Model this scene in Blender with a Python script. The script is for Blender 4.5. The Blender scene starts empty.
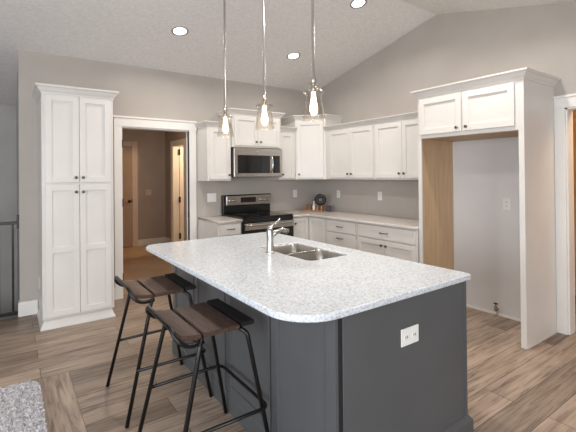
import bpy, bmesh, math, random
from mathutils import Vector, Matrix
random.seed(4)
PI = math.pi
S = bpy.context.scene
COL = S.collection

# ------------------------------------------------------------------ camera
CAM = Vector((-4.026, -4.975, 1.444))
yaw, pitch, roll = (math.radians(a) for a in (-35.646, 0.306, -0.533))
fw = Vector((-math.sin(yaw)*math.cos(pitch), math.cos(yaw)*math.cos(pitch), math.sin(pitch)))
rt = Vector((math.cos(yaw), math.sin(yaw), 0)); up = rt.cross(fw)
r2 = rt*math.cos(roll) + up*math.sin(roll); u2 = -rt*math.sin(roll) + up*math.cos(roll)
cam = bpy.data.cameras.new('camera'); cam.sensor_width = 36
cam.lens = 393.804*36/576; cam.shift_x = (288-291.932)/576; cam.shift_y = (172.512-216)/576
cam.clip_start = .05
co = bpy.data.objects.new('camera', cam); COL.objects.link(co)
m = Matrix((r2, u2, -fw)).transposed().to_4x4(); m.translation = CAM
co.matrix_world = m
S.camera = co

# ------------------------------------------------------------------ light
S.view_settings.view_transform = 'Standard'
S.view_settings.look = 'None'
S.view_settings.gamma = 1
S.view_settings.use_curve_mapping = False
S.view_settings.exposure = 0.05
w = bpy.data.worlds.new('world'); S.world = w; w.use_nodes = True
w.node_tree.nodes['Background'].inputs[0].default_value = (.75, .86, 1, 1)
w.node_tree.nodes['Background'].inputs[1].default_value = 1.0

def area(name, loc, target, sx, sy, power, col):
    l = bpy.data.lights.new(name, 'AREA'); l.shape = 'RECTANGLE'; l.size = sx; l.size_y = sy
    l.energy = power; l.color = col
    o = bpy.data.objects.new(name, l); COL.objects.link(o); o.location = loc
    o.rotation_euler = (Vector(target)-Vector(loc)).to_track_quat('-Z', 'Y').to_euler()
    return o
# daylight entering through the big windows of the living room behind the camera
area('window_daylight', (-6.95, -4.6, 1.55), (0, -4.4, 1.25), 3.6, 1.5, 125, (.90, .95, 1))
area('window_daylight', (-4.9, -8.45, 1.35), (-4.6, 0, 1.3), 3.0, 1.9, 155, (.93, .96, 1))
def point(name, loc, power, col, r=.05):
    l = bpy.data.lights.new(name, 'POINT'); l.energy = power; l.color = col; l.shadow_soft_size = r
    o = bpy.data.objects.new(name, l); COL.objects.link(o); o.location = loc; return o
WARM = (1, .78, .56)
point('side_room_lamp', (-.55, 2.35, 2.1), 60, (1, .70, .42), .1)
point('hall_lamp', (-2.2, 1.6, 2.25), 14, (1, .74, .5), .1)
point('pantry_lamp', (.3, -4.6, 2.2), 30, (1, .72, .45), .1)

# ------------------------------------------------------------------ materials
def lin(c):
    return tuple(((v/255)/12.92 if v/255 <= .04045 else ((v/255+.055)/1.055)**2.4) for v in c) + (1,)
def newmat(name):
    m = bpy.data.materials.new(name); m.use_nodes = True
    return m, m.node_tree.nodes, m.node_tree.links, m.node_tree.nodes['Principled BSDF']
def noise_col(name, c1, c2, scale=6, rough=.5, metal=0, bump=0, bscale=60, stretch=(1, 1, 1), detail=3, spec=.5, lo=.35, hi=.65):
    m, N, L, B = newmat(name)
    tc = N.new('ShaderNodeTexCoord'); mp = N.new('ShaderNodeMapping'); mp.inputs['Scale'].default_value = stretch
    L.new(tc.outputs['Object'], mp.inputs[0])
    n = N.new('ShaderNodeTexNoise'); n.inputs['Scale'].default_value = scale; n.inputs['Detail'].default_value = detail
    L.new(mp.outputs[0], n.inputs['Vector'])
    r = N.new('ShaderNodeValToRGB'); r.color_ramp.elements[0].position = lo; r.color_ramp.elements[1].position = hi
    r.color_ramp.elements[0].color = lin(c1); r.color_ramp.elements[1].color = lin(c2)
    L.new(n.outputs[0], r.inputs[0]); L.new(r.outputs[0], B.inputs['Base Color'])
    B.inputs['Roughness'].default_value = rough; B.inputs['Metallic'].default_value = metal
    B.inputs['Specular IOR Level'].default_value = spec
    if bump:
        n2 = N.new('ShaderNodeTexNoise'); n2.inputs['Scale'].default_value = bscale; n2.inputs['Detail'].default_value = 4
        L.new(mp.outputs[0], n2.inputs['Vector'])
        b = N.new('ShaderNodeBump'); b.inputs['Strength'].default_value = bump; b.inputs['Distance'].default_value = .01
        L.new(n2.outputs[0], b.inputs['Height']); L.new(b.outputs[0], B.inputs['Normal'])
    return m
M = {}
M['wall'] = noise_col('wall_paint', (176, 169, 162), (180, 173, 166), 3, .8, bump=.05, bscale=150, spec=.2)
M['ceil'] = noise_col('ceiling_texture', (222, 220, 218), (232, 230, 228), 30, .9, bump=.22, bscale=75, spec=.1)
M['trim'] = noise_col('trim_paint', (226, 223, 218), (230, 227, 222), 3, .4)
M['white'] = noise_col('cabinet_paint', (212, 208, 203), (216, 212, 207), 3, .35)
M['maple'] = noise_col('maple_veneer', (178, 148, 114), (190, 160, 126), 5, .5, stretch=(6, 6, .6))
M['isl'] = noise_col('island_paint', (80, 82, 84), (84, 86, 88), 3, .42)
M['groove'] = noise_col('groove_black', (26, 27, 30), (30, 31, 34), 3, .5)
M['steel'] = noise_col('stainless_steel', (176, 170, 164), (192, 186, 180), 3, .28, metal=1, stretch=(1, 1, 60))
M['sink'] = noise_col('sink_steel', (170, 166, 160), (186, 182, 176), 3, .3, metal=1, stretch=(1, 40, 1))
M['chrome'] = noise_col('brushed_nickel', (190, 188, 184), (202, 200, 196), 5, .2, metal=1)
M['knob'] = noise_col('pewter_knob', (92, 86, 80), (104, 98, 92), 8, .3, metal=.9)
M['black'] = noise_col('black_enamel', (16, 16, 17), (20, 20, 21), 4, .25)
M['glassblk'] = noise_col('black_glass', (10, 10, 11), (13, 13, 14), 4, .06)
M['bmetal'] = noise_col('black_metal', (14, 13, 13), (22, 20, 19), 20, .32, metal=.2)
M['seat'] = noise_col('walnut_stain', (52, 38, 32), (88, 66, 56), 9, .42, stretch=(7, 1, 7), detail=5, lo=.3, hi=.7)
M['seatblk'] = noise_col('ebony_stain', (14, 12, 12), (22, 19, 18), 9, .5, stretch=(7, 1, 7))
M['rug'] = noise_col('shag_yarn', (176, 172, 174), (226, 222, 224), 40, .95, bump=.6, bscale=120)
M['plate'] = noise_col('white_plastic', (228, 227, 224), (232, 231, 228), 4, .35)
M['slot'] = noise_col('dark_slot', (60, 58, 56), (66, 64, 62), 4, .5)
M['orange'] = noise_col('honey_oak', (186, 128, 70), (210, 152, 92), 7, .4, stretch=(5, 5, .5))
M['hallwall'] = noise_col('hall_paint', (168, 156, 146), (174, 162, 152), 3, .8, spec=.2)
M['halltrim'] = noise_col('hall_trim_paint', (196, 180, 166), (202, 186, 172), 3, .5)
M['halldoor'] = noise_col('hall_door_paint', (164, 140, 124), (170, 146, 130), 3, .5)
M['ringgrey'] = noise_col('lamp_trim', (150, 148, 146), (156, 154, 152), 3, .5)
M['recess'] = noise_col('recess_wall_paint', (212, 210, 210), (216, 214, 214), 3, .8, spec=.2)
M['stairwall'] = noise_col('stairwell_paint', (176, 173, 170), (182, 179, 176), 3, .85, spec=.2)
M['brass'] = noise_col('valve_metal', (150, 140, 122), (170, 160, 142), 8, .3, metal=1)
M['bronze'] = noise_col('bronze_hardware', (40, 34, 30), (50, 42, 38), 8, .4, metal=.7)
M['amber'] = noise_col('amber_glass', (112, 78, 40), (140, 100, 56), 12, .15)
M['brownbox'] = noise_col('brown_card', (96, 62, 44), (120, 80, 58), 14, .6)
M['darkbox'] = noise_col('plum_card', (42, 32, 38), (70, 56, 62), 40, .6)
M['tray'] = noise_col('tray_wood', (130, 96, 62), (160, 122, 84), 10, .5, stretch=(1, 8, 1))
M['paleglass'] = noise_col('pale_glass', (196, 200, 198), (214, 218, 216), 8, .1)
def emis(name, col, s):
    m, N, L, B = newmat(name)
    B.inputs['Base Color'].default_value = (1, 1, 1, 1)
    B.inputs['Emission Color'].default_value = col; B.inputs['Emission Strength'].default_value = s
    return m
M['led'] = emis('lit_diffuser', (1, .93, .82, 1), 14)
M['bulb'] = emis('lit_bulb', (1, .82, .62, 1), 9)
M['disp'] = noise_col('oven_display', (24, 18, 18), (40, 28, 28), 60, .2)
def glass():
    m, N, L, B = newmat('clear_glass')
    N.remove(B); out = N['Material Output']
    t = N.new('ShaderNodeBsdfTransparent'); t.inputs[0].default_value = (.97, .93, .88, 1)
    g = N.new('ShaderNodeBsdfGlossy'); g.inputs['Roughness'].default_value = .04
    lw = N.new('ShaderNodeLayerWeight'); lw.inputs[0].default_value = .28
    mx = N.new('ShaderNodeMixShader')
    L.new(lw.outputs['Facing'], mx.inputs[0]); L.new(t.outputs[0], mx.inputs[1]); L.new(g.outputs[0], mx.inputs[2])
    L.new(mx.outputs[0], out.inputs[0])
    return m
M['glass'] = glass()
def quartz(name, base, mid, dark):
    m, N, L, B = newmat(name)
    tc = N.new('ShaderNodeTexCoord')
    def layer(scale, detail, lo, hi, ca, cb):
        n = N.new('ShaderNodeTexNoise'); n.inputs['Scale'].default_value = scale; n.inputs['Detail'].default_value = detail
        n.inputs['Roughness'].default_value = .65
        L.new(tc.outputs['Object'], n.inputs['Vector'])
        r = N.new('ShaderNodeValToRGB'); r.color_ramp.elements[0].position = lo; r.color_ramp.elements[1].position = hi
        r.color_ramp.elements[0].color = ca; r.color_ramp.elements[1].color = cb
        L.new(n.outputs[0], r.inputs[0]); return r
    a = layer(80, 6, .39, .53, lin(mid), lin(base))
    b = layer(120, 3, .33, .40, (0, 0, 0, 1), (1, 1, 1, 1))
    mx = N.new('ShaderNodeMix'); mx.data_type = 'RGBA'
    L.new(b.outputs[0], mx.inputs['Factor']); mx.inputs['A'].default_value = lin(dark); L.new(a.outputs[0], mx.inputs['B'])
    L.new(mx.outputs['Result'], B.inputs['Base Color'])
    B.inputs['Roughness'].default_value = .22
    return m
M['quartz'] = quartz('speckled_quartz', (213, 218, 223), (178, 185, 192), (138, 146, 154))
M['quartz_shaded'] = quartz('speckled_quartz_shaded', (200, 193, 186), (176, 169, 162), (146, 138, 130))  # the island quartz again, with shade mixed into its colours

def plank_floor():
    m, N, L, B = newmat('wood_planks')
    tc = N.new('ShaderNodeTexCoord')
    def planks(rotz, loc):
        mp = N.new('ShaderNodeMapping'); mp.inputs['Rotation'].default_value = (0, 0, rotz); mp.inputs['Location'].default_value = loc
        L.new(tc.outputs['Object'], mp.inputs[0])
        br = N.new('ShaderNodeTexBrick'); br.offset = .37; br.offset_frequency = 2
        br.inputs['Scale'].default_value = 1; br.inputs['Mortar Size'].default_value = .0022
        br.inputs['Mortar Smooth'].default_value = .3
        br.inputs['Brick Width'].default_value = 1.75; br.inputs['Row Height'].default_value = .1935
        br.inputs['Color1'].default_value = (0, 0, 0, 1); br.inputs['Color2'].default_value = (1, 1, 1, 1)
        br.inputs['Mortar'].default_value = (.5, .5, .5, 1)
        L.new(mp.outputs[0], br.inputs['Vector'])
        sh = N.new('ShaderNodeVectorMath'); sh.operation = 'MULTIPLY_ADD'      # every plank its own grain
        L.new(br.outputs['Color'], sh.inputs[0]); sh.inputs[1].default_value = (7, 13, 0); L.new(mp.outputs[0], sh.inputs[2])
        st = N.new('ShaderNodeMapping'); st.inputs['Scale'].default_value = (1.6, 22, 1); L.new(sh.outputs[0], st.inputs[0])
        g = N.new('ShaderNodeTexNoise'); g.inputs['Scale'].default_value = 1.7; g.inputs['Detail'].default_value = 7
        g.inputs['Roughness'].default_value = .62; g.inputs['Distortion'].default_value = .9
        L.new(st.outputs[0], g.inputs['Vector'])
        st2 = N.new('ShaderNodeMapping'); st2.inputs['Scale'].default_value = (1.2, 5, 1); L.new(sh.outputs[0], st2.inputs[0])
        k = N.new('ShaderNodeTexNoise'); k.inputs['Scale'].default_value = 1.5; k.inputs['Detail'].default_value = 3
        L.new(st2.outputs[0], k.inputs['Vector'])
        return br, g, k
    A = planks(0, (3.2, 1.63+.1935*40, 0)); C = planks(PI/2, (.3, 3.675+.1935*40, 0))
    sp = N.new('ShaderNodeSeparateXYZ'); L.new(tc.outputs['Object'], sp.inputs[0])
    a = N.new('ShaderNodeMath'); a.operation = 'LESS_THAN'; L.new(sp.outputs[0], a.inputs[0]); a.inputs[1].default_value = -3.675
    b = N.new('ShaderNodeMath'); b.operation = 'LESS_THAN'; L.new(sp.outputs[1], b.inputs[0]); b.inputs[1].default_value = -1.63
    mk = N.new('ShaderNodeMath'); mk.operation = 'MULTIPLY'; L.new(a.outputs[0], mk.inputs[0]); L.new(b.outputs[0], mk.inputs[1])
    def mix(x, y):
        mx = N.new('ShaderNodeMix'); mx.data_type = 'RGBA'; L.new(mk.outputs[0], mx.inputs['Factor'])
        L.new(x, mx.inputs['A']); L.new(y, mx.inputs['B']); return mx.outputs['Result']
    tint = mix(A[0].outputs['Color'], C[0].outputs['Color']); gr = mix(A[1].outputs[0], C[1].outputs[0])
    kn = mix(A[2].outputs[0], C[2].outputs[0]); mort = mix(A[0].outputs['Fac'], C[0].outputs['Fac'])
    def ramp(src, stops):
        r = N.new('ShaderNodeValToRGB'); e = r.color_ramp.elements
        while len(e) < len(stops): e.new(.5)
        for q, (p, c) in zip(e, stops): q.position = p; q.color = c
        L.new(src, r.inputs[0]); return r.outputs[0]
    base = ramp(tint, [(0, lin((126, 111, 98))), (.35, lin((153, 136, 120))), (.7, lin((175, 157, 140))), (1, lin((138, 122, 108)))])
    grain = ramp(gr, [(.32, (.40, .37, .36, 1)), (.5, (.90, .87, .86, 1)), (.72, (1.18, 1.17, 1.16, 1))])
    blot = ramp(kn, [(.3, (.72, .70, .69, 1)), (.6, (1.06, 1.06, 1.06, 1))])
    def mul(x, y):
        v = N.new('ShaderNodeVectorMath'); v.operation = 'MULTIPLY'; L.new(x, v.inputs[0]); L.new(y, v.inputs[1]); return v.outputs[0]
    c = mul(mul(base, grain), blot)
    mm = N.new('ShaderNodeMix'); mm.data_type = 'RGBA'; L.new(mort, mm.inputs['Factor']); L.new(c, mm.inputs['A']); mm.inputs['B'].default_value = lin((52, 42, 36))
    L.new(mm.outputs['Result'], B.inputs['Base Color']); B.inputs['Roughness'].default_value = .42
    bp = N.new('ShaderNodeBump'); bp.inputs['Strength'].default_value = .15; bp.inputs['Distance'].default_value = .004
    L.new(gr, bp.inputs['Height']); L.new(bp.outputs[0], B.inputs['Normal'])
    return m
M['floor'] = plank_floor()
def tile_floor():
    m, N, L, B = newmat('hall_tiles')
    tc = N.new('ShaderNodeTexCoord'); mp = N.new('ShaderNodeMapping'); mp.inputs['Rotation'].default_value = (0, 0, PI/4)
    L.new(tc.outputs['Object'], mp.inputs[0])
    br = N.new('ShaderNodeTexBrick'); br.offset = 0; br.inputs['Scale'].default_value = 1
    br.inputs['Brick Width'].default_value = .33; br.inputs['Row Height'].default_value = .33; br.inputs['Mortar Size'].default_value = .005
    br.inputs['Color1'].default_value = lin((170, 142, 116)); br.inputs['Color2'].default_value = lin((184, 156, 128)); br.inputs['Mortar'].default_value = lin((150, 128, 106))
    L.new(mp.outputs[0], br.inputs[0]); L.new(br.outputs[0], B.inputs['Base Color']); B.inputs['Roughness'].default_value = .4
    return m
M['tile'] = tile_floor()

# ------------------------------------------------------------------ builders
class MB:
    def __init__(s): s.bm = bmesh.new()
    def box(s, x0, x1, y0, y1, z0, z1, bev=0.0, rot=None):
        t = bmesh.new()
        bmesh.ops.create_cube(t, size=1)
        for v in t.verts: v.co = Vector(((x0+x1)/2+v.co.x*(x1-x0), (y0+y1)/2+v.co.y*(y1-y0), (z0+z1)/2+v.co.z*(z1-z0)))
        if bev: bmesh.ops.bevel(t, geom=list(t.edges), offset=bev, segments=2, profile=.5, affect='EDGES')
        s.merge(t, rot); return s
    def merge(s, t, mat=None):
        if mat is not None: bmesh.ops.transform(t, matrix=mat, verts=list(t.verts))
        me = bpy.data.meshes.new('t'); t.to_mesh(me); t.free(); s.bm.from_mesh(me); bpy.data.meshes.remove(me)
    def prism(s, pts, z0, z1, bev=0):
        t = bmesh.new()
        lo = [t.verts.new((x, y, z0)) for x, y in pts]; hi = [t.verts.new((x, y, z1)) for x, y in pts]
        t.faces.new(lo[::-1]); t.faces.new(hi); n = len(pts)
        for i in range(n): t.faces.new((lo[i], lo[(i+1) % n], hi[(i+1) % n], hi[i]))
        bmesh.ops.recalc_face_normals(t, faces=list(t.faces))
        if bev: bmesh.ops.bevel(t, geom=list(t.edges), offset=bev, segments=2, profile=.5, affect='EDGES')
        s.merge(t); return s
    def lathe(s, prof, mat=None, n=24):
        t = bmesh.new(); rings = []
        for r, z in prof:
            rings.append([t.verts.new((max(r, 1e-5)*math.cos(2*PI*i/n), max(r, 1e-5)*math.sin(2*PI*i/n), z)) for i in range(n)])
        for a, b in zip(rings, rings[1:]):
            for i in range(n): t.faces.new((a[i], a[(i+1) % n], b[(i+1) % n], b[i]))
        bmesh.ops.remove_doubles(t, verts=list(t.verts), dist=2e-5)
        bmesh.ops.recalc_face_normals(t, faces=list(t.faces))
        for f in t.faces: f.smooth = True
        s.merge(t, mat); return s
    def tube(s, pts, r, n=12, smooth=0, cap=True):
        P = [Vector(p) for p in pts]
        if smooth:                                    # rounded corners
            Q = [P[0]]
            for a, b, c in zip(P, P[1:], P[2:]):
                d1 = (a-b); d2 = (c-b); k = min(smooth, d1.length*.49, d2.length*.49)
                p, q2 = b+d1.normalized()*k, b+d2.normalized()*k
                for i in range(7):
                    u = i/6; Q.append(p*(1-u)**2 + b*2*u*(1-u) + q2*u*u)
            Q.append(P[-1]); P = Q
        t = bmesh.new(); rings = []; nrm = None
        for i, p in enumerate(P):
            d = (P[min(i+1, len(P)-1)]-P[max(i-1, 0)]).normalized()
            if nrm is None: nrm = d.orthogonal().normalized()
            nrm = (nrm - d*nrm.dot(d)).normalized(); bn = d.cross(nrm)
            rr = r[i] if isinstance(r, (list, tuple)) else r
            rings.append([t.verts.new(p+(nrm*math.cos(2*PI*k/n)+bn*math.sin(2*PI*k/n))*rr) for k in range(n)])
        for a, b in zip(rings, rings[1:]):
            for k in range(n): t.faces.new((a[k], a[(k+1) % n], b[(k+1) % n], b[k]))
        if cap: t.faces.new(rings[0][::-1]); t.faces.new(rings[-1])
        bmesh.ops.recalc_face_normals(t, faces=list(t.faces))
        for f in t.faces: f.smooth = len(f.verts) == 4
        s.merge(t); return s
    def sweep(s, path, prof, z, closed=False):
        """moulding: prof is (outwards, up); the path runs with its outside on the right-hand side"""
        t = bmesh.new(); n = len(path); P = [Vector((p[0], p[1])) for p in path]; rings = []
        for i in range(n):
            def nr(a, b): d = (b-a).normalized(); return Vector((d.y, -d.x))
            ns = []
            if i > 0 or closed: ns.append(nr(P[i-1], P[i]))
            if i < n-1 or closed: ns.append(nr(P[i], P[(i+1) % n]))
            if len(ns) == 2: v = (ns[0]+ns[1]); v = v/(1+ns[0].dot(ns[1]))
            else: v = ns[0]
            rings.append([t.verts.new((P[i].x+v.x*o, P[i].y+v.y*o, z+h)) for o, h in prof])
        k = len(prof)
        prs = list(zip(rings, rings[1:])) + ([(rings[-1], rings[0])] if closed else [])
        for a, b in prs:
            for j in range(k): t.faces.new((a[j], a[(j+1) % k], b[(j+1) % k], b[j]))
        if not closed: t.faces.new(rings[0]); t.faces.new(rings[-1][::-1])
        bmesh.ops.recalc_face_normals(t, faces=list(t.faces))
        s.merge(t); return s
    def build(s, name, mat, parent=None, label=None):
        me = bpy.data.meshes.new(name); s.bm.to_mesh(me); s.bm.free()
        me.materials.append(M[mat]); o = bpy.data.objects.new(name, me); COL.objects.link(o)
        if parent: o.parent = parent
        if label: o['label'] = label
        return o
def empty(name, loc, rz=0, label=None, cat=None, group=None):
    o = bpy.data.objects.new(name, None); o.empty_display_size = .1; COL.objects.link(o)
    o.location = loc; o.rotation_euler = (0, 0, rz); tag(o, label, cat, group); return o
def tag(o, label=None, cat=None, group=None):
    if label: o['label'] = label
    if cat: o['category'] = cat
    if group: o['group'] = group
    return o
def struct(mb, name, mat):
    o = mb.build(name, mat); o['kind'] = 'structure'; return o
def copy_tree(o, parent=None):
    c = o.copy(); COL.objects.link(c)
    if parent: c.parent = parent
    for ch in list(o.children): copy_tree(ch, c)
    return c

# ------------------------------------------------------------------ the setting
T = .12; H = 2.774; RY = -2.264; RZ = 3.283; SL = (RZ-H)/(-RY); SB = .255; YB = -5.5; ZB = RZ-SB*(-YB+RY)
XL = -7.0; YK = -8.5; XW = -3.946
struct(MB().box(XL, T, YK, 0, -.1, 0).box(XW, T, 0, .12, -.1, 0), 'floor', 'floor')
struct(MB().box(-3.2, .8, .12, 3.7, -.1, 0), 'floor_hall', 'tile')
# wall at the back, with the doorway; gable wall on the right, with its opening
DL, DR, DT = -2.94, -2.115, 2.035
wb = MB().box(XW, DL, 0, T, 0, H).box(DR, T, 0, T, 0, H).box(DL, DR, 0, T, DT, H)
struct(wb, 'wall_back', 'wall')
OY0, OY1, OT = -3.55, -4.45, 2.015
def yz_prism(mb, pts, x0, x1):
    t = bmesh.new(); a = [t.verts.new((x0, y, z)) for y, z in pts]; b = [t.verts.new((x1, y, z)) for y, z in pts]
    t.faces.new(a); t.faces.new(b[::-1]); n = len(pts)
    for i in range(n): t.faces.new((a[i], a[(i+1) % n], b[(i+1) % n], b[i]))
    bmesh.ops.recalc_face_normals(t, faces=list(t.faces)); mb.merge(t); return mb
FL0, FR0 = -2.438, -3.466
roofz = lambda y: (H+SL*(-y)) if y > RY else (RZ-SB*(-y+RY) if y > YB else ZB)
wr = MB()
yz_prism(wr, [(0, 0), (0, H), (RY, RZ), (OY0, roofz(OY0)), (OY0, 0)], 0, T)
yz_prism(wr, [(OY0, OT), (OY0, roofz(OY0)), (OY1, roofz(OY1)), (OY1, OT)], 0, T)
yz_prism(wr, [(OY1, 0), (OY1, roofz(OY1)), (YB, ZB), (YK, ZB), (YK, 0)], 0, T)
struct(wr, 'wall_right', 'wall')
cl = MB()
SY = 1.61
yz_prism(cl, [(SY+.1, H-SL*(SY+.1)), (RY, RZ), (YB, ZB), (YK, ZB), (YK, ZB+.1), (YB, ZB+.1), (RY, RZ+.1), (SY+.1, H-SL*(SY+.1)+.1)], XL, XW)
yz_prism(cl, [(T, H-SL*T), (RY, RZ), (YB, ZB), (YK, ZB), (YK, ZB+.1), (YB, ZB+.1), (RY, RZ+.1), (T, H-SL*T+.1)], XW, T)
struct(cl, 'ceiling', 'ceil')
# living room walls with their windows, behind the camera
struct(MB().box(XL-T, XL, YK, -6.4, 0, 2.6).box(XL-T, XL, -2.8, SY, -2.6, 2.6+1).box(XL-T, XL, -6.4, -2.8, 0, .4).box(XL-T, XL, -6.4, -2.8, 2.3, 3.4), 'wall_left', 'wall')
struct(MB().box(XL, -6.4, YK-T, YK, 0, 2.6).box(-3.4, T, YK-T, YK, 0, 2.6).box(-6.4, -3.4, YK-T, YK, 0, .4).box(-6.4, -3.4, YK-T, YK, 2.3, 2.6), 'wall_front', 'wall')
for i, (a, b, ax) in enumerate([(-6.4, -2.8, 0), (-6.4, -3.4, 1)]):
    fr = MB(); n = 4
    for k in range(n+1):
        p = a+(b-a)*k/n
        q = (XL-.08, XL-.02, p-.03, p+.03, .4, 2.3) if ax == 0 else (p-.03, p+.03, YK-.08, YK-.02, .4, 2.3)
        fr.box(*q)
    for z in (.43, 2.27):
        q = (XL-.08, XL-.02, a, b, z-.03, z+.03) if ax == 0 else (a, b, YK-.08, YK-.02, z-.03, z+.03)
        fr.box(*q)
    struct(fr, 'window_%d' % (i+1), 'trim')
# stairwell beyond the end of the back wall
struct(MB().box(XL, XW+T, SY, SY+.1, -2.6, H-SL*SY+.05).box(XW, XW+T, T, SY, -2.6, 2.72).box(XW, XW+T, -.02, T, -2.6, -.1).box(XL, XW, -.1, 0, -2.6, -.1), 'wall_stairwell', 'stairwall')
struct(MB().box(XL, XW, 0, SY, -2.7, -2.6), 'floor_stairwell', 'rug')
# hall beyond the doorway
HX = -1.3
hw = MB().box(-3.3, -3.2, T, 3.5, 0, 2.44).box(-3.3, 1, 3.5, 3.6, 0, 2.44)
hw.box(HX, HX+T, T, 2.36, 0, 2.44).box(HX, HX+T, 3.02, 3.5, 0, 2.44).box(HX, HX+T, 2.36, 3.02, 2.06, 2.44)
hw.box(.2, .3, T, 3.5, 0, 2.44)
struct(hw, 'wall_hall', 'hallwall')
struct(MB().box(-3.3, 1, T, 3.6, 2.44, 2.5), 'ceiling_hall', 'hallwall')
struct(MB().box(-1.88, HX, 3.485, 3.5, 0, .13).box(HX-.015, HX, 3.12, 3.5, 0, .13), 'baseboard_hall', 'trim')
hc = MB().box(HX-.02, HX, 3.02, 3.11, 0, 2.15).box(HX-.02, HX, 2.27, 2.36, 0, 2.15).box(HX-.02, HX, 2.36, 3.02, 2.06, 2.15)
hc.box(HX-.005, HX+T+.005, 3.0, 3.02, 0, 2.06).box(HX-.005, HX+T+.005, 2.36, 2.38, 0, 2.06).box(HX-.005, HX+T+.005, 2.36, 3.02, 2.04, 2.06)
struct(hc, 'trim_side_doorway', 'trim')
# far door of the hall
d = struct(MB().box(-2.72, -1.99, 3.47, 3.498, .01, 2.05, .003), 'door_1', 'halldoor')
kb = MB().lathe([(0, -.06), (.026, -.052), (.03, -.04), (.02, -.028), (.01, -.02), (.01, -.004), (.028, -.003), (.028, 0)], Matrix.Translation((-2.05, 3.47, .93)) @ Matrix.Rotation(-PI/2, 4, 'X')).build('door_knob', 'bronze', d)
MB().box(-2.0, -1.985, 3.465, 3.48, .90, .97).build('latch_plate', 'bronze', d)
struct(MB().box(-1.985, -1.88, 3.475, 3.5, 0, 2.15).box(-2.72, -1.99, 3.475, 3.5, 2.055, 2.15).box(-2.82, -2.725, 3.475, 3.5, 0, 2.15), 'trim_far_door', 'halltrim')
# open leaf of the side doorway
d = struct(MB().box(-1.17, -.51, 2.99, 3.025, .01, 2.04, .003), 'door_2', 'trim')
for z in (1.93, .95, .2):
    MB().box(-1.185, -1.155, 2.975, 3.0, z-.06, z+.06).build('hinge', 'bronze', d)
# leaf of the kitchen doorway, swung open into the hall
d = struct(MB().box(-.035, 0, 0, .79, .01, 2.02, .003), 'door_3', 'trim'); d.location = (DL+.012, T+.015, 0); d.rotation_euler = (0, 0, math.radians(-2))
MB().lathe([(0, .07), (.022, .065), (.027, .05), (.018, .035), (.01, .025), (.01, .004), (.026, .003), (.026, 0)], Matrix.Translation((0, .72, .93)) @ Matrix.Rotation(PI/2, 4, 'Y')).build('door_knob', 'bronze', d)
# casings of the kitchen doorway
cz = MB().box(DL-.09, DL, -.02, 0, 0, DT+.0, .002).box(DR, DR+.09, -.02, 0, 0, DT, .002)
cz.box(DL-.09, DR+.1, -.022, 0, DT, DT+.1, .002).box(DL-.1, DR+.1, -.034, 0, DT+.1, DT+.122, .003)
cz.box(DL-.02, DL+.0, -.0, T, 0, DT).box(DR-.0, DR+.015, -.0, T, 0, DT).box(DL, DR, 0, T, DT-.015, DT)
cz.box(DR-.012, DR, .05, .075, 0, DT-.015).box(DL, DL+.012, .05, .075, 0, DT-.015)
struct(cz, 'trim_doorway', 'trim')
hg = MB()
for z in (1.83, 1.13, .25): hg.box(DL-.003, DL+.006, -.026, -.004, z-.045, z+.045)
hg.box(DR-.004, DR+.001, .0, .04, .90, .97)
struct(hg, 'trim_hinges', 'bronze')
# casing of the opening in the right wall
cz = MB().box(-.02, 0, OY0, OY0+.083, 0, OT, .002).box(-.02, 0, OY1-.09, OY1, 0, OT, .002)
cz.box(-.022, 0, OY1-.09, OY0+.083, OT, OT+.09, .002).box(-.035, 0, OY1-.1, OY0+.083, OT+.09, OT+.112, .003)
cz.box(0, T, OY0-.015, OY0, 0, OT).box(0, T, OY1, OY1+.015, 0, OT).box(0, T, OY1, OY0, OT-.015, OT)
struct(cz, 'trim_right_opening', 'trim')
# pantry room beyond it
struct(MB().box(T, 1.6, OY0+.6, OY0+.7, 0, 2.44).box(1.6, 1.7, OY1-.6, OY0+.7, 0, 2.44).box(T, 1.7, OY1-.7, OY1-.6, 0, 2.44), 'wall_side_room', 'hallwall')
struct(MB().box(T, 1.7, OY1-.7, OY0+.7, 2.44, 2.5), 'ceiling_side_room', 'hallwall')
struct(MB().box(T, 1.7, OY1-.7, OY0+.7, -.1, 0), 'floor_side_room', 'floor')
struct(MB().box(-.004, -.0003, FR0+.01, FL0-.01, 0, 1.80), 'recess_wall_sheet', 'recess')  # thin sheet added over the recess back wall to carry its lighter paint
# baseboards
bprof = [(0, 0), (.014, 0), (.014, .13), (.008, .142), (0, .145)]
struct(MB().sweep([(XW, T), (XW, 0), (-3.79, 0)], bprof, 0), 'baseboard_back', 'trim')
struct(MB().box(-3.15, DL-.09, -.014, 0, 0, .14), 'baseboard_doorway', 'trim')
struct(MB().box(-.018, 0, -3.42, -2.47, 0, .02), 'baseboard_fridge_recess', 'trim')

# ------------------------------------------------------------------ cabinets
def shaker(x0, x1, z0, z1, y, rail=.055, mids=(), t=.02, rec=.011):
    """door front with its face at -y; y is the plane it is mounted on"""
    b = MB(); b.box(x0+.01, x1-.01, y-t+rec, y-.001, z0+.01, z1-.01)
    b.box(x0, x0+rail, y-t, y, z0, z1, .0015); b.box(x1-rail, x1, y-t, y, z0, z1, .0015)
    for a, c in [(z0, z0+rail), (z1-rail, z1)] + [(mz-rail/2, mz+rail/2) for mz in mids]:
        b.box(x0+rail-.002, x1-rail+.002, y-t, y, a, c, .0015)
    return b
def slab(x0, x1, z0, z1, y, t=.02): return MB().box(x0, x1, y-t, y, z0, z1, .002)
KP = [(0, .027), (.008, .0265), (.0135, .023), (.0145, .018), (.011, .013), (.006, .010), (.006, .003), (.009, .001), (.009, 0)]
def knob(x, z, y, parent):
    return MB().lathe(KP, Matrix.Translation((x, y, z)) @ Matrix.Rotation(PI/2, 4, 'X'), 16).build('knob', 'knob', parent)
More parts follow.
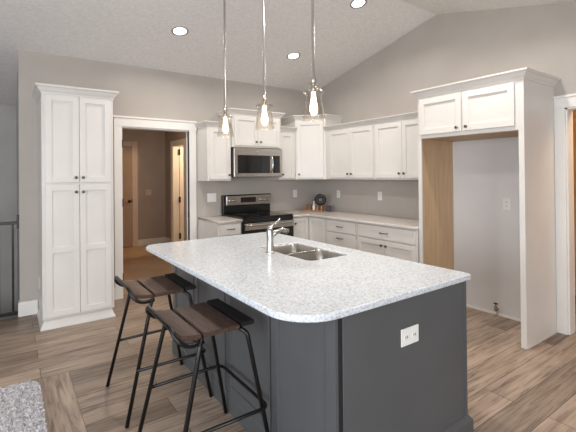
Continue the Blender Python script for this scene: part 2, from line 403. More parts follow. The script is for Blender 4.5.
def pull(x, z, y, parent, wd=.10):
    b = MB().tube([(x-wd/2, y, z), (x-wd/2, y-.028, z), (x+wd/2, y-.028, z), (x+wd/2, y, z)], .0055, 10, .012)
    return b.build('handle', 'knob', parent)
CR = [(0, -.012), (.006, -.012), (.008, 0), (.022, .016), (.034, .036), (.046, .044), (.050, .050), (.050, .060), (0, .060)]
def crown_prof(h): return [(o, v*h/.06) for o, v in CR]
KSHADE = .0
def upper(name, loc, rz, W, D, z0, z1, doors, label, crown=None, ch=.05, group='white upper cabinets along the walls', knobs=(), stile=.028, under=None):
    e = empty(name, loc, rz, label, 'cabinet', group)
    b = MB().box(0, W, -D, -.001, z0, z1, .0015)
    b.build('body', 'white', e)
    for (a, c), kx in zip(doors, knobs):
        dr = shaker(a, c, z0+.022, z1-.028, -D).build('door', 'white', e)
        if kx is not None: knob(kx, z0+.075, -D-.02, dr)
    if crown: MB().sweep(crown, crown_prof(ch), z1).build('crown_molding', 'white', e)
    return e
UB, UT = 1.372, 2.078
# left of the microwave
upper('wall_cabinet', (-2.0, 0, 0), 0, .327, .322, UB, UT, [(.028, .320)], 'single-door white wall cabinet between the doorway and the microwave',
      crown=[(0, -.001), (0, -.322), (.327, -.322)], knobs=[.293])
upper('wall_cabinet', (-1.67, 0, 0), 0, .758, .367, 1.812, 2.251, [(.028, .377), (.381, .730)], 'short two-door white wall cabinet directly above the microwave',
      crown=[(0, -.001), (0, -.367), (.758, -.367), (.758, -.001)], knobs=[.345, .413], ch=.06)
upper('wall_cabinet', (-.908, 0, 0), 0, .281, .322, UB, UT, [(.012, .262)], 'narrow white wall cabinet squeezed between microwave and tall corner cabinet',
      crown=[(0, -.322), (.281, -.322)], knobs=[.04])
# diagonal corner cabinet
e = empty('corner_wall_cabinet', (0, 0, 0), 0, 'taller diagonal white wall cabinet standing in the room corner above the decor', 'cabinet', 'white upper cabinets along the walls')
A_, B_ = (-.625, -.322), (-.322, -.650)
MB().prism([(-.001, -.001), (-.625, -.001), A_, B_, (-.001, -.65)], UB, 2.245, .0015).build('body', 'white', e)
ang = math.atan2(B_[1]-A_[1], B_[0]-A_[0]); Ld = math.hypot(B_[0]-A_[0], B_[1]-A_[1])
mt = Matrix.Translation((A_[0], A_[1], 0)) @ Matrix.Rotation(ang, 4, 'Z')
dr = shaker(.03, Ld-.03, UB+.022, 2.245-.028, 0).build('door', 'white', e); dr.matrix_local = mt
knob(.06, UB+.075, -.02, dr)
MB().sweep([(-.625, -.001), A_, B_, (-.001, -.65)], crown_prof(.06), 2.245).build('crown_molding', 'white', e)
# right wall
RB = -PI/2
upper('wall_cabinet', (0, -.652, 0), RB, .938, .322, UB, UT, [(.093, .506), (.510, .915)], 'two-door white wall cabinet on the right wall, next to the corner cabinet',
      crown=[(0, -.322), (.938, -.322)], knobs=[.474, .542])
upper('wall_cabinet', (0, -1.591, 0), RB, .846, .322, UB, UT, [(.022, .426), (.430, .834)], 'two-door white wall cabinet beside the tall refrigerator surround',
      crown=[(0, -.322), (.846, -.322)], knobs=[.394, .462])

# base cabinets
def base_body(b, x0, x1, D=.60, z0=.1, z1=.862):
    b.box(x0, x1, -D, -.001, z0, z1, .0015); b.box(x0+.005, x1-.005, -D+.07, -.02, 0, z0+.002); return b
BG = 'white base cabinets along the walls'
e = empty('base_cabinet', (-1.995, 0, 0), 0, 'narrow white base cabinet between the doorway casing and the range', 'cabinet', BG)
base_body(MB(), 0, .322).build('body', 'white', e)
d = slab(.03, .30, .715, .845, -.6).build('drawer', 'white', e); pull(.165, .785, -.62, d, .09)
d = shaker(.03, .30, .12, .695, -.6).build('door', 'white', e); knob(.265, .64, -.62, d)
e = empty('corner_base_cabinet', (0, 0, 0), 0, 'L-shaped white corner base cabinet with an inside-corner folding door', 'cabinet', BG)
MB().prism([(-.001, -.001), (-.905, -.001), (-.905, -.6), (-.6, -.6), (-.6, -.975), (-.001, -.975)], .1, .862, .0015).prism([(-.02, -.02), (-.9, -.02), (-.9, -.53), (-.53, -.53), (-.53, -.97), (-.02, -.97)], 0, .102).build('body', 'white', e)
d = shaker(-.895, -.625, .12, .848, -.6).build('door', 'white', e); knob(-.86, .775, -.62, d)
d = shaker(.625, .955, .12, .848, -.6).build('door', 'white', e); d.rotation_euler = (0, 0, RB)
e = empty('base_cabinet', (0, -.978, 0), RB, 'white three-drawer base cabinet beside the corner base cabinet', 'cabinet', BG)
base_body(MB(), 0, .567).build('body', 'white', e)
for a, c in ((.705, .848), (.425, .69), (.12, .41)):
    d = slab(.022, .548, a, c, -.6).build('drawer', 'white', e); pull(.285, (a+c)/2 if c > .7 else c-.06, -.62, d)
e = empty('base_cabinet', (0, -1.547, 0), RB, 'wide white base cabinet with a drawer over two doors beside refrigerator surround', 'cabinet', BG)
base_body(MB(), 0, .872).build('body', 'white', e)
d = slab(.022, .852, .705, .848, -.6).build('drawer', 'white', e); pull(.437, .777, -.62, d)
for a, c, k in ((.022, .435, .405), (.439, .852, .469)):
    d = shaker(a, c, .12, .69, -.6).build('door', 'white', e); knob(k, .635, -.62, d)

# counters
def curve_slab(name, outer, holes, z0, z1, mat, bev=.004):
    cu = bpy.data.curves.new(name, 'CURVE'); cu.dimensions = '2D'; cu.fill_mode = 'BOTH'
    for L_ in [outer]+holes:
        sp = cu.splines.new('POLY'); sp.points.add(len(L_)-1)
        for p, (x, y) in zip(sp.points, L_): p.co = (x, y, 0, 1)
        sp.use_cyclic_u = True
    cu.extrude = (z1-z0)/2-bev; cu.bevel_depth = bev; cu.bevel_resolution = 2; cu.offset = -bev
    o = bpy.data.objects.new(name, cu); COL.objects.link(o)
    me = bpy.data.meshes.new_from_object(o.evaluated_get(bpy.context.evaluated_depsgraph_get()))
    bpy.data.objects.remove(o); me.name = name
    for v in me.vertices: v.co.z += (z0+z1)/2
    me.materials.clear(); me.materials.append(M[mat])
    ob = bpy.data.objects.new(name, me); COL.objects.link(ob); return ob
def rrect(x0, x1, y0, y1, rs, n=10):
    """rs: radii at (x0,y0),(x1,y0),(x1,y1),(x0,y1)"""
    P = []
    for (cx, cy, a0, r) in ((x0+rs[0], y0+rs[0], PI, rs[0]), (x1-rs[1], y0+rs[1], 1.5*PI, rs[1]), (x1-rs[2], y1-rs[2], 0, rs[2]), (x0+rs[3], y1-rs[3], .5*PI, rs[3])):
        for i in range(n+1): P.append((cx+r*math.cos(a0+i*PI/2/n), cy+r*math.sin(a0+i*PI/2/n)))
    return P
CT = .893
tag(curve_slab('countertop', [(-1.998, -.002), (-1.998, -.63), (-1.99, -.638), (-1.673, -.638), (-1.673, -.002)], [], .863, CT, 'quartz_shaded'),
    'short shade-toned speckled countertop piece left of the range', 'countertop', 'wall countertops')
tag(curve_slab('countertop', [(-.002, -.002), (-.907, -.002), (-.907, -.638), (-.70, -.638), (-.665, -.645), (-.645, -.665), (-.638, -.70), (-.638, -2.418), (-.002, -2.418)], [], .863, CT, 'quartz_shaded'),
    'long L-shaped shade-toned speckled countertop from the range round the corner to refrigerator surround', 'countertop', 'wall countertops')

# tall pantry
e = empty('pantry_cabinet', (-3.781, 0, 0), 0, 'tall white four-door pantry cabinet standing left of the doorway', 'cabinet')
PW, PD, PT = .625, .602, 2.246
MB().box(0, PW, -PD, -.001, .095, PT, .0015).build('body', 'white', e)
MB().box(.012, PW-.016, -PD+.03, -.001, 0, .096).sweep([(.012, -.003), (.012, -PD+.03), (PW-.016, -PD+.03), (PW-.016, -.003)], [(0, 0), (.030, 0), (.028, .012), (.012, .045), (.004, .07), (0, .074)], 0).build('plinth', 'white', e)
for i, (a, c) in enumerate(((.028, .311), (.315, .598))):
    kx = .282 if i == 0 else .344
    d = shaker(a, c, 1.388, PT-.02, -PD).build('door', 'white', e); knob(kx, 1.435, -PD-.02, d)
    d = shaker(a, c, .115, 1.365, -PD, mids=(.745,)).build('door', 'white', e); knob(kx, 1.295, -PD-.02, d)
MB().sweep([(0, -.001), (0, -PD), (PW, -PD), (PW, -.001)], crown_prof(.07), PT).build('crown_molding', 'white', e)

# refrigerator surround
FL, FR, FD, FT, FO = -2.438, -3.466, .585, 2.223, 1.796
e = empty('refrigerator_surround', (0, FL, 0), RB, 'tall white refrigerator surround with empty recess and two-door cabinet on top', 'cabinet')
FW = FL-FR
g = MB().box(0, .018, -FD, -.001, 0, FT).build('side_panel', 'white', e)
MB().box(.0185, .022, -FD+.002, -.02, .0, FO).build('inner_veneer', 'maple', e, 'bare maple inner side panel')
MB().box(FW-.02, FW, -FD, -.001, 0, FT).build('side_panel', 'white', e)
MB().box(-.001, .036, -FD-.018, -FD, 0, FT, .001).build('front_stile', 'white', e)
MB().box(FW-.043, FW+.001, -FD-.018, -FD, 0, FT, .001).build('front_stile', 'white', e)
MB().box(FW, FW+.008, -FD, -.001, 0, .018).build('shoe_molding', 'white', e)
MB().box(.0365, FW-.0435, -FD-.017, -.001, FO+.001, FT-.001, .0015).build('upper_box', 'white', e)
MB().box(.02, FW-.02, -FD, -.01, FO-.004, FO).build('underside', 'maple', e, 'bare maple underside')
cz0 = .5*(FW)
for a, c, k in ((.030, .485, .448), (.503, .960, .54)):
    d = shaker(a, c, FO+.038, FT-.03, -FD-.018).build('door', 'white', e); knob(k, FO+.075, -FD-.038, d)
MB().sweep([(0, -.001), (0, -FD-.018), (FW, -FD-.018), (FW, -.001)], crown_prof(.065), FT).build('crown_molding', 'white', e)

# ------------------------------------------------------------------ island
IX0, IX1, IY0, IY1 = -3.166, -1.972, -3.798, -1.726
BX0, BX1, BY0, BY1 = -2.919, -1.995, -3.76, -1.76
e = empty('kitchen_island', ((BX0+BX1)/2, (BY0+BY1)/2, 0), 0, 'large dark grey panelled island cabinet in the middle of the kitchen', 'island')
ox, oy = (BX0+BX1)/2, (BY0+BY1)/2
hx, hy = (BX1-BX0)/2, (BY1-BY0)/2
b = MB()       # carcass as a hollow shell so that the sink bowls fit
b.box(-hx, -hx+.02, -hy, hy, .0, .862).box(hx-.02, hx, -hy, hy, .0, .862).box(-hx, hx, -hy, -hy+.02, 0, .862).box(-hx, hx, hy-.02, hy, 0, .862)
b.build('body', 'isl', e)
# near end: one plain panel with corner boards
MB().box(-hx+.012, hx-.0, -hy-.006, -hy+.001, .1, .861, .001).build('end_panel', 'isl', e)
MB().box(-hx-.004, -hx+.016, -hy-.002, -hy+.012, .1, .861).build('joint_strip', 'groove', e)
MB().box(hx-.018, hx+.004, -hy-.010, -hy+.03, .1, .861, .001).build('corner_post', 'isl', e)
# seating side: four framed panels with dark joints between them
edges = [-hy, BY0+.51-oy, -2.73-oy, -2.22-oy, hy]
for k, (a, c) in enumerate(zip(edges, edges[1:])):
    p = shaker(a+.006, c-.012, .1, .861, 0, rail=.062, t=.022, rec=.007).build('side_panel', 'isl', e)
    p.matrix_local = Matrix.Translation((-hx, 0, 0)) @ Matrix(((0, 1, 0, 0), (1, 0, 0, 0), (0, 0, 1, 0), (0, 0, 0, 1)))
    p.data.flip_normals()
    if k: MB().box(-hx-.004, -hx+.001, a-.014, a+.010, .1, .861).build('joint_strip', 'groove', e)
bp = [(0, 0), (.028, 0), (.028, .095), (.024, .100), (.010, .118), (0, .122)]
MB().sweep([(-hx, hy), (-hx, -hy), (hx, -hy), (hx, hy)], [(-a, h) for a, h in bp] if False else bp, 0).build('base_molding', 'isl', e)
top = curve_slab('island_countertop', rrect(IX0, IX1, IY0, IY1, (.21, .03, .03, .11)), [rrect(-2.476, -2.132, -3.005, -2.36, (.05,)*4, 6)[::-1]], .863, CT, 'quartz', .006)
tag(top, 'large white speckled quartz countertop with rounded corners lying on the island', 'countertop')

# sink: two bowls
def bowl(b, x0, x1, y0, y1, zt, zb, r=.05):
    t = bmesh.new(); rings = []
    for ins, z, rr in ((-.004, zt, r+.004), (0, zt-.002, r), (.004, zt-.1, r), (.010, zb+.03, r), (.03, zb, r*.8)):
        rings.append([t.verts.new((x, y, z)) for x, y in rrect(x0+ins, x1-ins, y0+ins, y1-ins, (rr,)*4, 6)])
    n = len(rings[0])
    for a, c in zip(rings, rings[1:]):
        for i in range(n): t.faces.new((a[i], a[(i+1) % n], c[(i+1) % n], c[i]))
    t.faces.new(rings[-1])
    for f in t.faces: f.smooth = True
    b.merge(t)
e = empty('double_sink', (-2.304, -2.68, .86), 0, 'stainless steel double bowl sink set into the island countertop', 'sink')
L2 = Matrix.Translation((2.304, 2.68, -.86))
for y0, y1 in ((-2.999, -2.693), (-2.672, -2.366)):
    b = MB(); bowl(b, -2.470, -2.138, y0, y1, .884, .67); bmesh.ops.transform(b.bm, matrix=L2, verts=list(b.bm.verts)); o = b.build('bowl', 'sink', e)
    MB().lathe([(0, .003), (.028, .004), (.042, .002), (.044, 0)], L2 @ Matrix.Translation((-2.304, (y0+y1)/2, .671))).build('drain', 'chrome', o)
MB().box(-.17, .17, -.014, .012, .006, .016, .003).build('divider', 'sink', e)
# faucet
e = empty('faucet', (-2.538, -2.628, CT), 0, 'brushed nickel single-lever faucet standing behind the island sink', 'faucet')
MB().lathe([(.031, 0), (.032, .006), (.029, .012), (.024, .016)], None).build('base_flange', 'chrome', e)
MB().lathe([(.026, .012), (.0245, .12), (.0245, .155), (.020, .172), (.012, .182), (0, .186)], None).build('faucet_body', 'chrome', e)
MB().tube([(.005, 0, .115), (.05, -.004, .145), (.10, -.008, .155), (.145, -.012, .140)], [.018, .017, .017, .019], 14, .0).build('spout', 'chrome', e)
MB().tube([(-.002, 0, .178), (.03, 0, .198), (.06, 0, .212), (.088, 0, .238)], [.017, .012, .009, .008], 12, 0).build('lever', 'chrome', e)

# ------------------------------------------------------------------ range
e = empty('electric_range', (-1.668, 0, 0), 0, 'stainless and black electric range with back control panel below the microwave', 'range')
W = .756
MB().box(.002, W-.002, -.63, -.012, .06, .895, .002).build('body', 'black', e)
MB().box(0, W, -.655, -.02, .895, .915, .004).build('cooktop', 'glassblk', e, 'glossy black glass cooktop')
for x, y, r in ((.2, -.48, .10), (.56, -.48, .08), (.2, -.22, .08), (.56, -.22, .10)):
    MB().lathe([(r, .0), (r, .0008), (r-.003, .0008), (r-.003, 0)], Matrix.Translation((x, y, .915)), 32).build('burner_ring', 'slot', e)
MB().box(.004, W-.004, -.66, -.63, .845, .893, .004).build('vent_trim', 'black', e)
d = MB().box(.006, W-.006, -.672, -.632, .26, .842, .006).build('oven_door', 'black', e)
MB().box(.012, W-.012, -.676, -.668, .755, .838, .003).build('door_band', 'steel', d)
MB().box(.09, W-.09, -.675, -.668, .38, .72, .003).build('oven_window', 'glassblk', d)
MB().tube([(.05, -.67, .815), (.05, -.715, .815), (W-.05, -.715, .815), (W-.05, -.67, .815)], .013, 12, .03).build('handle', 'steel', d)
MB().box(.006, W-.006, -.665, -.632, .07, .25, .006).build('storage_drawer', 'steel', e)
bg = MB().box(0, W, -.075, -.012, .915, 1.17, .006).build('backguard', 'black', e)
cp = MB().box(.038, W-.012, -.10, -.07, 1.025, 1.158, .008).build('control_panel', 'steel', bg)
MB().box(.012, W+.002, -.098, -.06, 1.155, 1.172, .006).build('top_rail', 'black', bg)
MB().box(.255, .50, -.104, -.099, 1.06, 1.132, .002).build('display', 'disp', cp)
for x in (.075, .150, .577, .643, .706):
    kn = MB().lathe([(0, .03), (.016, .028), (.021, .022), (.022, .0)], Matrix.Translation((x, -.10, 1.092)) @ Matrix.Rotation(PI/2, 4, 'X'), 18).build('control_knob', 'steel', bg)

# microwave
e = empty('microwave', (-1.668, 0, 1.415), 0, 'stainless over-the-range microwave with black window under the short cabinet', 'microwave')
hM = .392
MB().box(0, W, -.375, -.003, .0, hM, .003).build('body', 'black', e)
MB().box(.003, W-.003, -.408, -.376, .004, hM-.004, .005).build('front_frame', 'steel', e)
d = MB().box(.045, .52, -.412, -.40, .052, .292, .004).build('window', 'glassblk', e)
MB().box(.595, W-.045, -.412, -.40, .052, .292, .004).build('control_pad', 'glassblk', e)
MB().tube([(.565, -.405, .06), (.567, -.445, .10), (.567, -.452, .17), (.567, -.445, .25), (.565, -.405, .29)], .012, 12, .02).build('handle', 'chrome', e)
MB().box(.52, .545, -.411, -.40, .052, .292).build('door_edge', 'glassblk', e)
MB().lathe([(0, .003), (.011, .003), (.012, 0)], Matrix.Translation((.36, -.408, .345)) @ Matrix.Rotation(PI/2, 4, 'X'), 20).build('round_emblem', 'chrome', e)

# ------------------------------------------------------------------ bar stools
def stool(loc, label):
    e = empty('bar_stool', loc, 0, label, 'stool', 'wood and black metal bar stools at the island')
    hs = .213; zt = .718; r = .011
    def board(x0, x1, name, mat, curl=0, dz=0):
        b = MB(); t = bmesh.new(); n = 8; rows = []
        for s in range(2):
            for i in range(n+1):
                u = i/n; x = x0+(x1-x0)*u
                z = zt+dz + curl*(1-u)**2 - (.022 if s else 0)
                rows.append([t.verts.new((x, y, z)) for y in (-hs, hs)])
        up_, dn = rows[:n+1], rows[n+1:]
        for i in range(n):
            t.faces.new((up_[i][0], up_[i+1][0], up_[i+1][1], up_[i][1])); t.faces.new((dn[i][0], dn[i][1], dn[i+1][1], dn[i+1][0]))
            for k in (0, 1): t.faces.new((up_[i][k], up_[i+1][k], dn[i+1][k], dn[i][k]))
        t.faces.new((up_[0][0], up_[0][1], dn[0][1], dn[0][0])); t.faces.new((up_[n][0], up_[n][1], dn[n][1], dn[n][0]))
        bmesh.ops.recalc_face_normals(t, faces=list(t.faces))
        bmesh.ops.bevel(t, geom=[ed for ed in t.edges if len(ed.link_faces) == 2 and ed.calc_face_angle() > .8], offset=.004, segments=2, affect='EDGES')
        b.merge(t); return b.build(name, mat, e)
    board(-.205, -.100, 'seat_slat', 'seat', .018)
    board(-.088, .098, 'seat_slat', 'seat')
    o = board(.106, .180, 'seat_slat', 'seatblk', 0, .006); o['label'] = 'black stained seat slat'
    zu = zt-.034
    # legs: outer pair rises to the first gap, inner pair to the second
    for sy in (-1, 1):
        MB().tube([(-.27, sy*.275, 0), (-.115, sy*.232, zu-.005), (-.094, sy*.200, zu+.010), (-.094, 0, zu+.012)], r, 12, .035).build('leg', 'bmetal', e)
        MB().tube([(.252, sy*.27, 0), (.125, sy*.232, zu-.005), (.102, sy*.200, zu+.010), (.102, 0, zu+.012)], r, 12, .035).build('leg', 'bmetal', e)
    # raised lip rail along the outer edge, its ends turned under the seat
    MB().tube([(-.094, -hs-.004, zu), (-.17, -hs-.012, zu-.004), (-.222, -hs-.010, zu+.035), (-.232, -hs+.03, zt+.048), (-.232, hs-.03, zt+.048), (-.222, hs+.010, zu+.035), (-.17, hs+.012, zu-.004), (-.094, hs+.004, zu)], r, 12, .035).build('back_rail', 'bmetal', e)
    MB().tube([(-.094, 0, zu+.004), (.102, 0, zu+.004)], .009, 10).build('under_bar', 'bmetal', e)
    # footrest: a U running from one outer leg round the inner side to the other
    zf = .30; k = zf/zt
    xo = -.27+(.155)*k; yo = .275-.03*k; xi = .262-.137*k+.018
    MB().tube([(xo, -yo, zf), (xi, -yo-.004, zf), (xi, yo+.004, zf), (xo, yo, zf)], .009, 12, .045).build('footrest', 'bmetal', e)
    return e
stool((-3.215, -2.295, 0), 'bar stool nearer the doorway, with slatted brown seat and black tubular legs')
s2 = copy_tree(bpy.data.objects['bar_stool'])
s2.location = (-3.215, -3.05, 0)
s2['label'] = 'bar stool nearer the camera, with slatted brown seat and black tubular legs'

# ------------------------------------------------------------------ lamps
def pendant(x, y, label):
    zb = 1.766; zc = roofz(y)
    e = empty('pendant_lamp', (x, y, zb), 0, label, 'lamp', 'clear glass pendants above the island')
    MB().lathe([(.070, 0), (.069, .004), (.062, .045), (.053, .10), (.046, .147), (.050, .153), (.060, .158), (.062, .165), (.056, .172), (.036, .178), (.022, .186), (.020, .200), (.028, .206), (.030, .214), (.022, .222), (.017, .234)], None, 40).build('glass_shade', 'glass', e)
    MB().lathe([(0, .20), (.012, .20), (.013, .225), (.017, .236), (.013, .25), (.009, .262), (.009, zc-zb-.02)], None, 16).build('stem', 'chrome', e)
    MB().lathe([(.006, zc-zb-.03), (.05, zc-zb-.025), (.06, zc-zb-.005), (.06, zc-zb+.02)], None, 24).build('ceiling_canopy', 'chrome', e)
    MB().lathe([(0, .025), (.013, .03), (.022, .05), (.024, .07), (.018, .105), (.012, .14), (.011, .165), (0, .17)], None, 20).build('bulb', 'bulb', e)
    MB().lathe([(0, .165), (.013, .165), (.013, .205), (0, .205)], None, 16).build('socket', 'chrome', e)
    p = point('pendant_light', (x, y, zb-.03), .7, WARM, .03)
pendant(-2.56, -1.985, 'glass pendant lamp farthest from camera, hanging over the island end by the doorway')
pendant(-2.56, -2.605, 'middle glass pendant lamp of the three over the island, above the faucet')
pendant(-2.56, -3.158, 'glass pendant lamp nearest the camera, largest of the three over the island')
def downlight(x, y, label, pw=14):
    z = roofz(y); e = empty('recessed_light', (x, y, z), 0, label, 'ceiling light', 'recessed ceiling lights')
    tilt = math.atan(SL) if y > RY else -math.atan(SB)
    e.rotation_euler = (-tilt, 0, 0)
    MB().lathe([(.090, 0), (.090, -.004), (.074, -.007), (.066, -.003), (.066, .0)], None, 32).build('trim_ring', 'ringgrey', e)
    MB().lathe([(0, -.002), (.066, -.002), (.066, 0)], None, 32).build('diffuser', 'led', e)
    l = bpy.data.lights.new('downlight', 'AREA'); l.shape = 'DISK'; l.size = .14; l.energy = pw; l.color = (1, .93, .85); l.spread = math.radians(150)
    o = bpy.data.objects.new('downlight', l); COL.objects.link(o); o.location = (x, y, z-.02)
downlight(-2.551, -.905, 'recessed ceiling light above the doorway, leftmost of the lit rounds')
downlight(-1.05, -.883, 'recessed ceiling light nearest the corner cabinet, low on the slope', 7)
downlight(-1.049, -2.047, 'recessed ceiling light near the ridge, cut by the top of the photo')
downlight(-2.55, -3.3, 'unseen recessed ceiling light added on the near slope above the island')  # this one and the next are out of view, added for lighting
downlight(-1.05, -3.3, 'unseen recessed ceiling light added on the near slope in front of refrigerator surround')

# ------------------------------------------------------------------ wall plates
def plate(loc, rz, w, h, label, kind, cat='outlet'):
    e = empty('light_switch' if kind == 'switch' else 'power_outlet', loc, rz, label, cat, 'wall plates')
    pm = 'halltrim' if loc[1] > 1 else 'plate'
    MB().box(-w/2, w/2, -.006, -.0005, -h/2, h/2, .002).build('cover_plate', pm, e)
    if kind == 'switch':
        n = max(1, round(w/.05)-0) if w > .09 else 1
        for i in range(n):
            cx = (i-(n-1)/2)*.046; MB().box(cx-.016, cx+.016, -.009, -.005, -.032, .032, .002).build('rocker', pm, e)
    elif kind == 'wide':
        for cx in (-.03, .03):
            MB().box(cx-.017, cx+.017, -.008, -.005, -.014, .014, .002).build('socket', 'plate', e)
            MB().box(cx-.008, cx-.004, -.009, -.0075, -.006, .006).box(cx+.004, cx+.008, -.009, -.0075, -.006, .006).build('slots', 'slot', e)
    else:
        for cz_ in (-.02, .02):
            MB().box(-.017, .017, -.008, -.005, cz_-.014, cz_+.014, .002).build('socket', 'plate', e)
            MB().box(-.008, -.005, -.009, -.0075, cz_-.005, cz_+.006).box(.005, .008, -.009, -.0075, cz_-.005, cz_+.006).build('slots', 'slot', e)
plate((-1.80, 0, 1.142), 0, .13, .118, 'wide white switch plate on the wall left of the range', 'switch', 'light switch')
plate((-.403, 0, 1.15), 0, .072, .115, 'white outlet on the back wall between range and corner decor', 'outlet')
plate((0, -.559, 1.145), RB, .072, .115, 'white outlet on the right wall just beside the corner decor', 'outlet')
plate((0, -1.377, 1.147), RB, .072, .115, 'white outlet mid-way along the right wall above the long countertop', 'outlet')
plate((0, -3.032, 1.131), RB, .072, .115, 'white outlet high inside the empty refrigerator recess', 'outlet')
plate((-2.478, -3.766, .672), 0, .128, .082, 'wide white outlet plate set in the dark end panel of the island', 'wide')
plate((-3.781, -.16, .36), -PI/2, .072, .115, 'white outlet low on the side of the tall pantry cabinet', 'outlet')
plate((-1.66, 3.5, 1.10), 0, .12, .115, 'switch plate on the far hall wall right of the far door', 'switch', 'light switch')

# water valve in the recess
e = empty('water_valve', (0, -2.931, 0), RB, 'small metal water shut-off valve at the floor of the refrigerator recess', 'valve')
MB().tube([(0, -.045, 0), (0, -.045, .055)], .009, 12).build('supply_pipe', 'plate', e)
MB().lathe([(.013, .05), (.015, .06), (.015, .085), (.011, .095), (.008, .10), (0, .10)], Matrix.Translation((0, -.045, 0)), 16).tube([(0, -.045, .075), (.03, -.045, .075)], .008, 10).build('valve_body', 'brass', e)
MB().tube([(0, -.045, .10), (0, -.045, .122)], .004, 8).tube([(-.02, -.045, .124), (.02, -.045, .124)], .007, 10).build('valve_handle', 'bronze', e)

# ------------------------------------------------------------------ decor in the corner
def at(o, x, y, z=CT): o.location = (x, y, z); return o
e = empty('wooden_tray', (-.345, -.355, CT), math.radians(-50), 'low wooden tray lying on the countertop in the corner', 'tray')
MB().box(-.17, .17, -.07, .07, 0, .012, .004).build('board', 'tray', e)
o = MB().box(-.17, .17, -.073, -.065, .010, .022, .002).box(-.17, .17, .065, .073, .010, .022, .002).build('rim', 'tray', e)
dz = CT+.0125
def on(u, v=0):
    a = math.radians(-50); return (-.345+u*math.cos(a)-v*math.sin(a), -.355+u*math.sin(a)+v*math.cos(a))
def jar(name, mat, u, v, prof, label, cat, lid=None, sq=False, group='small containers on the corner tray'):
    x, y = on(u, v); e = empty(name, (x, y, dz), math.radians(-50), label, cat, group)
    if sq: MB().box(-prof[0], prof[0], -prof[1], prof[1], 0, prof[2], .004).build('body', mat, e)
    else: MB().lathe(prof, None, 20).build('body', mat, e)
    if lid: MB().lathe(lid[0], None, 20).build('lid', lid[1], e)
jar('tea_caddy', 'brownbox', -.05, 0, (.042, .04, .085), 'square brown caddy with a lid at the left of the corner decor', 'box', ([(0, .098), (.012, .098), (.014, .09), (.034, .088), (.036, .0845), (0, .0845)], 'amber'), True)
jar('glass_bottle', 'paleglass', .025, .0, [(0, 0), (.02, 0), (.022, .01), (.022, .065), (.015, .085), (.008, .10), (.008, .14), (.010, .145), (0, .146)], 'slim clear bottle with dark stopper between caddy and jars', 'bottle', ([(0, .165), (.009, .162), (.011, .15), (.009, .1455), (0, .1455)], 'bronze'))
jar('spice_jar', 'amber', .08, -.025, [(0, 0), (.024, 0), (.026, .01), (.026, .05), (.02, .06), (0, .06)], 'left amber jar in front of the black ring', 'jar', ([(0, .075), (.02, .074), (.021, .0605), (0, .0605)], 'tray'))
jar('spice_jar', 'amber', .145, -.025, [(0, 0), (.024, 0), (.026, .01), (.026, .05), (.02, .06), (0, .06)], 'right amber jar in front of the black ring', 'jar', ([(0, .075), (.02, .074), (.021, .0605), (0, .0605)], 'tray'))
# black ring ornament on a small foot
x, y = on(.12, .028); e = empty('ring_ornament', (x, y, dz), math.radians(-45), 'round black ring ornament standing upright on the corner tray', 'ornament')
b = MB(); t = bmesh.new(); n1, n2 = 40, 12; R_, r_ = .057, .030; vs = []
for i in range(n1):
    a = 2*PI*i/n1; ring = []
    for j in range(n2):
        c = 2*PI*j/n2; rr = R_+r_*math.cos(c); ring.append(t.verts.new((rr*math.cos(a), .018*math.sin(c), .160+rr*math.sin(a))))
    vs.append(ring)
for i in range(n1):
    for j in range(n2): t.faces.new((vs[i][j], vs[(i+1) % n1][j], vs[(i+1) % n1][(j+1) % n2], vs[i][(j+1) % n2]))
bmesh.ops.recalc_face_normals(t, faces=list(t.faces))
for f in t.faces: f.smooth = True
b.merge(t); b.build('ring', 'seatblk', e)
MB().lathe([(0, 0), (.03, 0), (.03, .006), (.008, .012), (.006, .08), (0, .08)], None, 20).build('stand', 'black', e)
e = empty('candle_box', (-.19, -.55, CT), math.radians(-40), 'small dark square candle box right of the black ring', 'box')
MB().box(-.04, .04, -.035, .035, 0, .068, .004).build('body', 'darkbox', e)
MB().box(-.041, .041, -.036, .036, .0685, .085, .004).build('lid', 'darkbox', e)

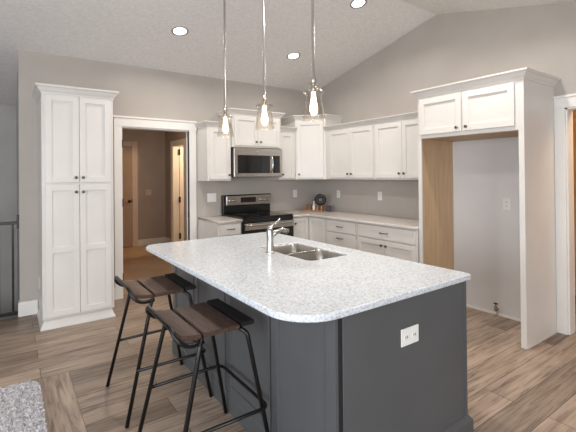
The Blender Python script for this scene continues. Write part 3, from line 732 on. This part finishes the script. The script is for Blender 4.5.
# ------------------------------------------------------------------ stair railing
e = empty('stair_railing', (XW, .03, 0), 0, 'black metal stair railing with thin balusters at the end of the back wall', 'railing')
MB().box(-2.6, -.02, -.018, .018, .955, .985, .003).build('top_rail', 'bmetal', e)
MB().box(-2.6, -.002, -.018, .018, .02, .05, .003).build('bottom_rail', 'bmetal', e)
MB().box(-.022, -.001, -.026, .026, .91, 1.05, .003).build('wall_bracket', 'bmetal', e)
for i in range(20):
    x = -.055-.118*i; MB().box(x-.010, x+.010, -.010, .010, .045, .957, .002).build('baluster', 'bmetal', e)

# shag rug at the lower left
b = MB(); t = bmesh.new()
x0, x1, y0, y1 = -5.6, -3.862, -4.3, -1.66; st = .012
random.seed(2)
out = rrect(x0, x1, y0, y1, (.05, .05, .10, .05), 6)
MBr = MB().prism(out, .0, .018)
for i in range(15000):      # tufts where the photo shows them
    x = random.uniform(-4.5, x1-.004); y = random.uniform(-2.9, y1-.004)
    if x > x1-.1 and y > y1-.1 and math.hypot(x-(x1-.1), y-(y1-.1)) > .095: continue
    r = random.uniform(.004, .008); h = random.uniform(.006, .015); a = random.uniform(0, PI)
    dx, dy = random.uniform(-.012, .012), random.uniform(-.012, .012)
    v = [t.verts.new((x+r*math.cos(a+k*2*PI/3), y+r*math.sin(a+k*2*PI/3), .017)) for k in range(3)]
    w_ = [t.verts.new((x+dx+.6*r*math.cos(a+k*2*PI/3), y+dy+.6*r*math.sin(a+k*2*PI/3), .017+h)) for k in range(3)]
    t.faces.new(w_)
    for k in range(3): t.faces.new((v[k], v[(k+1) % 3], w_[(k+1) % 3], w_[k]))
MBr.merge(t)
tag(MBr.build('shag_rug', 'rug'), 'fluffy light grey shag rug on the plank floor left of the stools', 'rug')

# tall wooden cabinet in the side room
e = empty('wooden_cabinet', (.60, -3.05, 0), RB, 'tall honey-coloured wooden cabinet glimpsed through the opening at the right edge', 'cabinet')
MB().box(0, 1.0, -.0, .35, .2, 2.2, .003).build('body', 'orange', e)
for a, c in ((.01, .498), (.502, .99)): shaker(a, c, .22, 1.985, 0).build('door', 'orange', e)
MB().box(.01, .99, -.018, 0, 2.0, 2.19, .002).build('top_panel', 'orange', e)
MB().box(.03, .97, .04, .33, 0, .2).build('plinth', 'bronze', e)
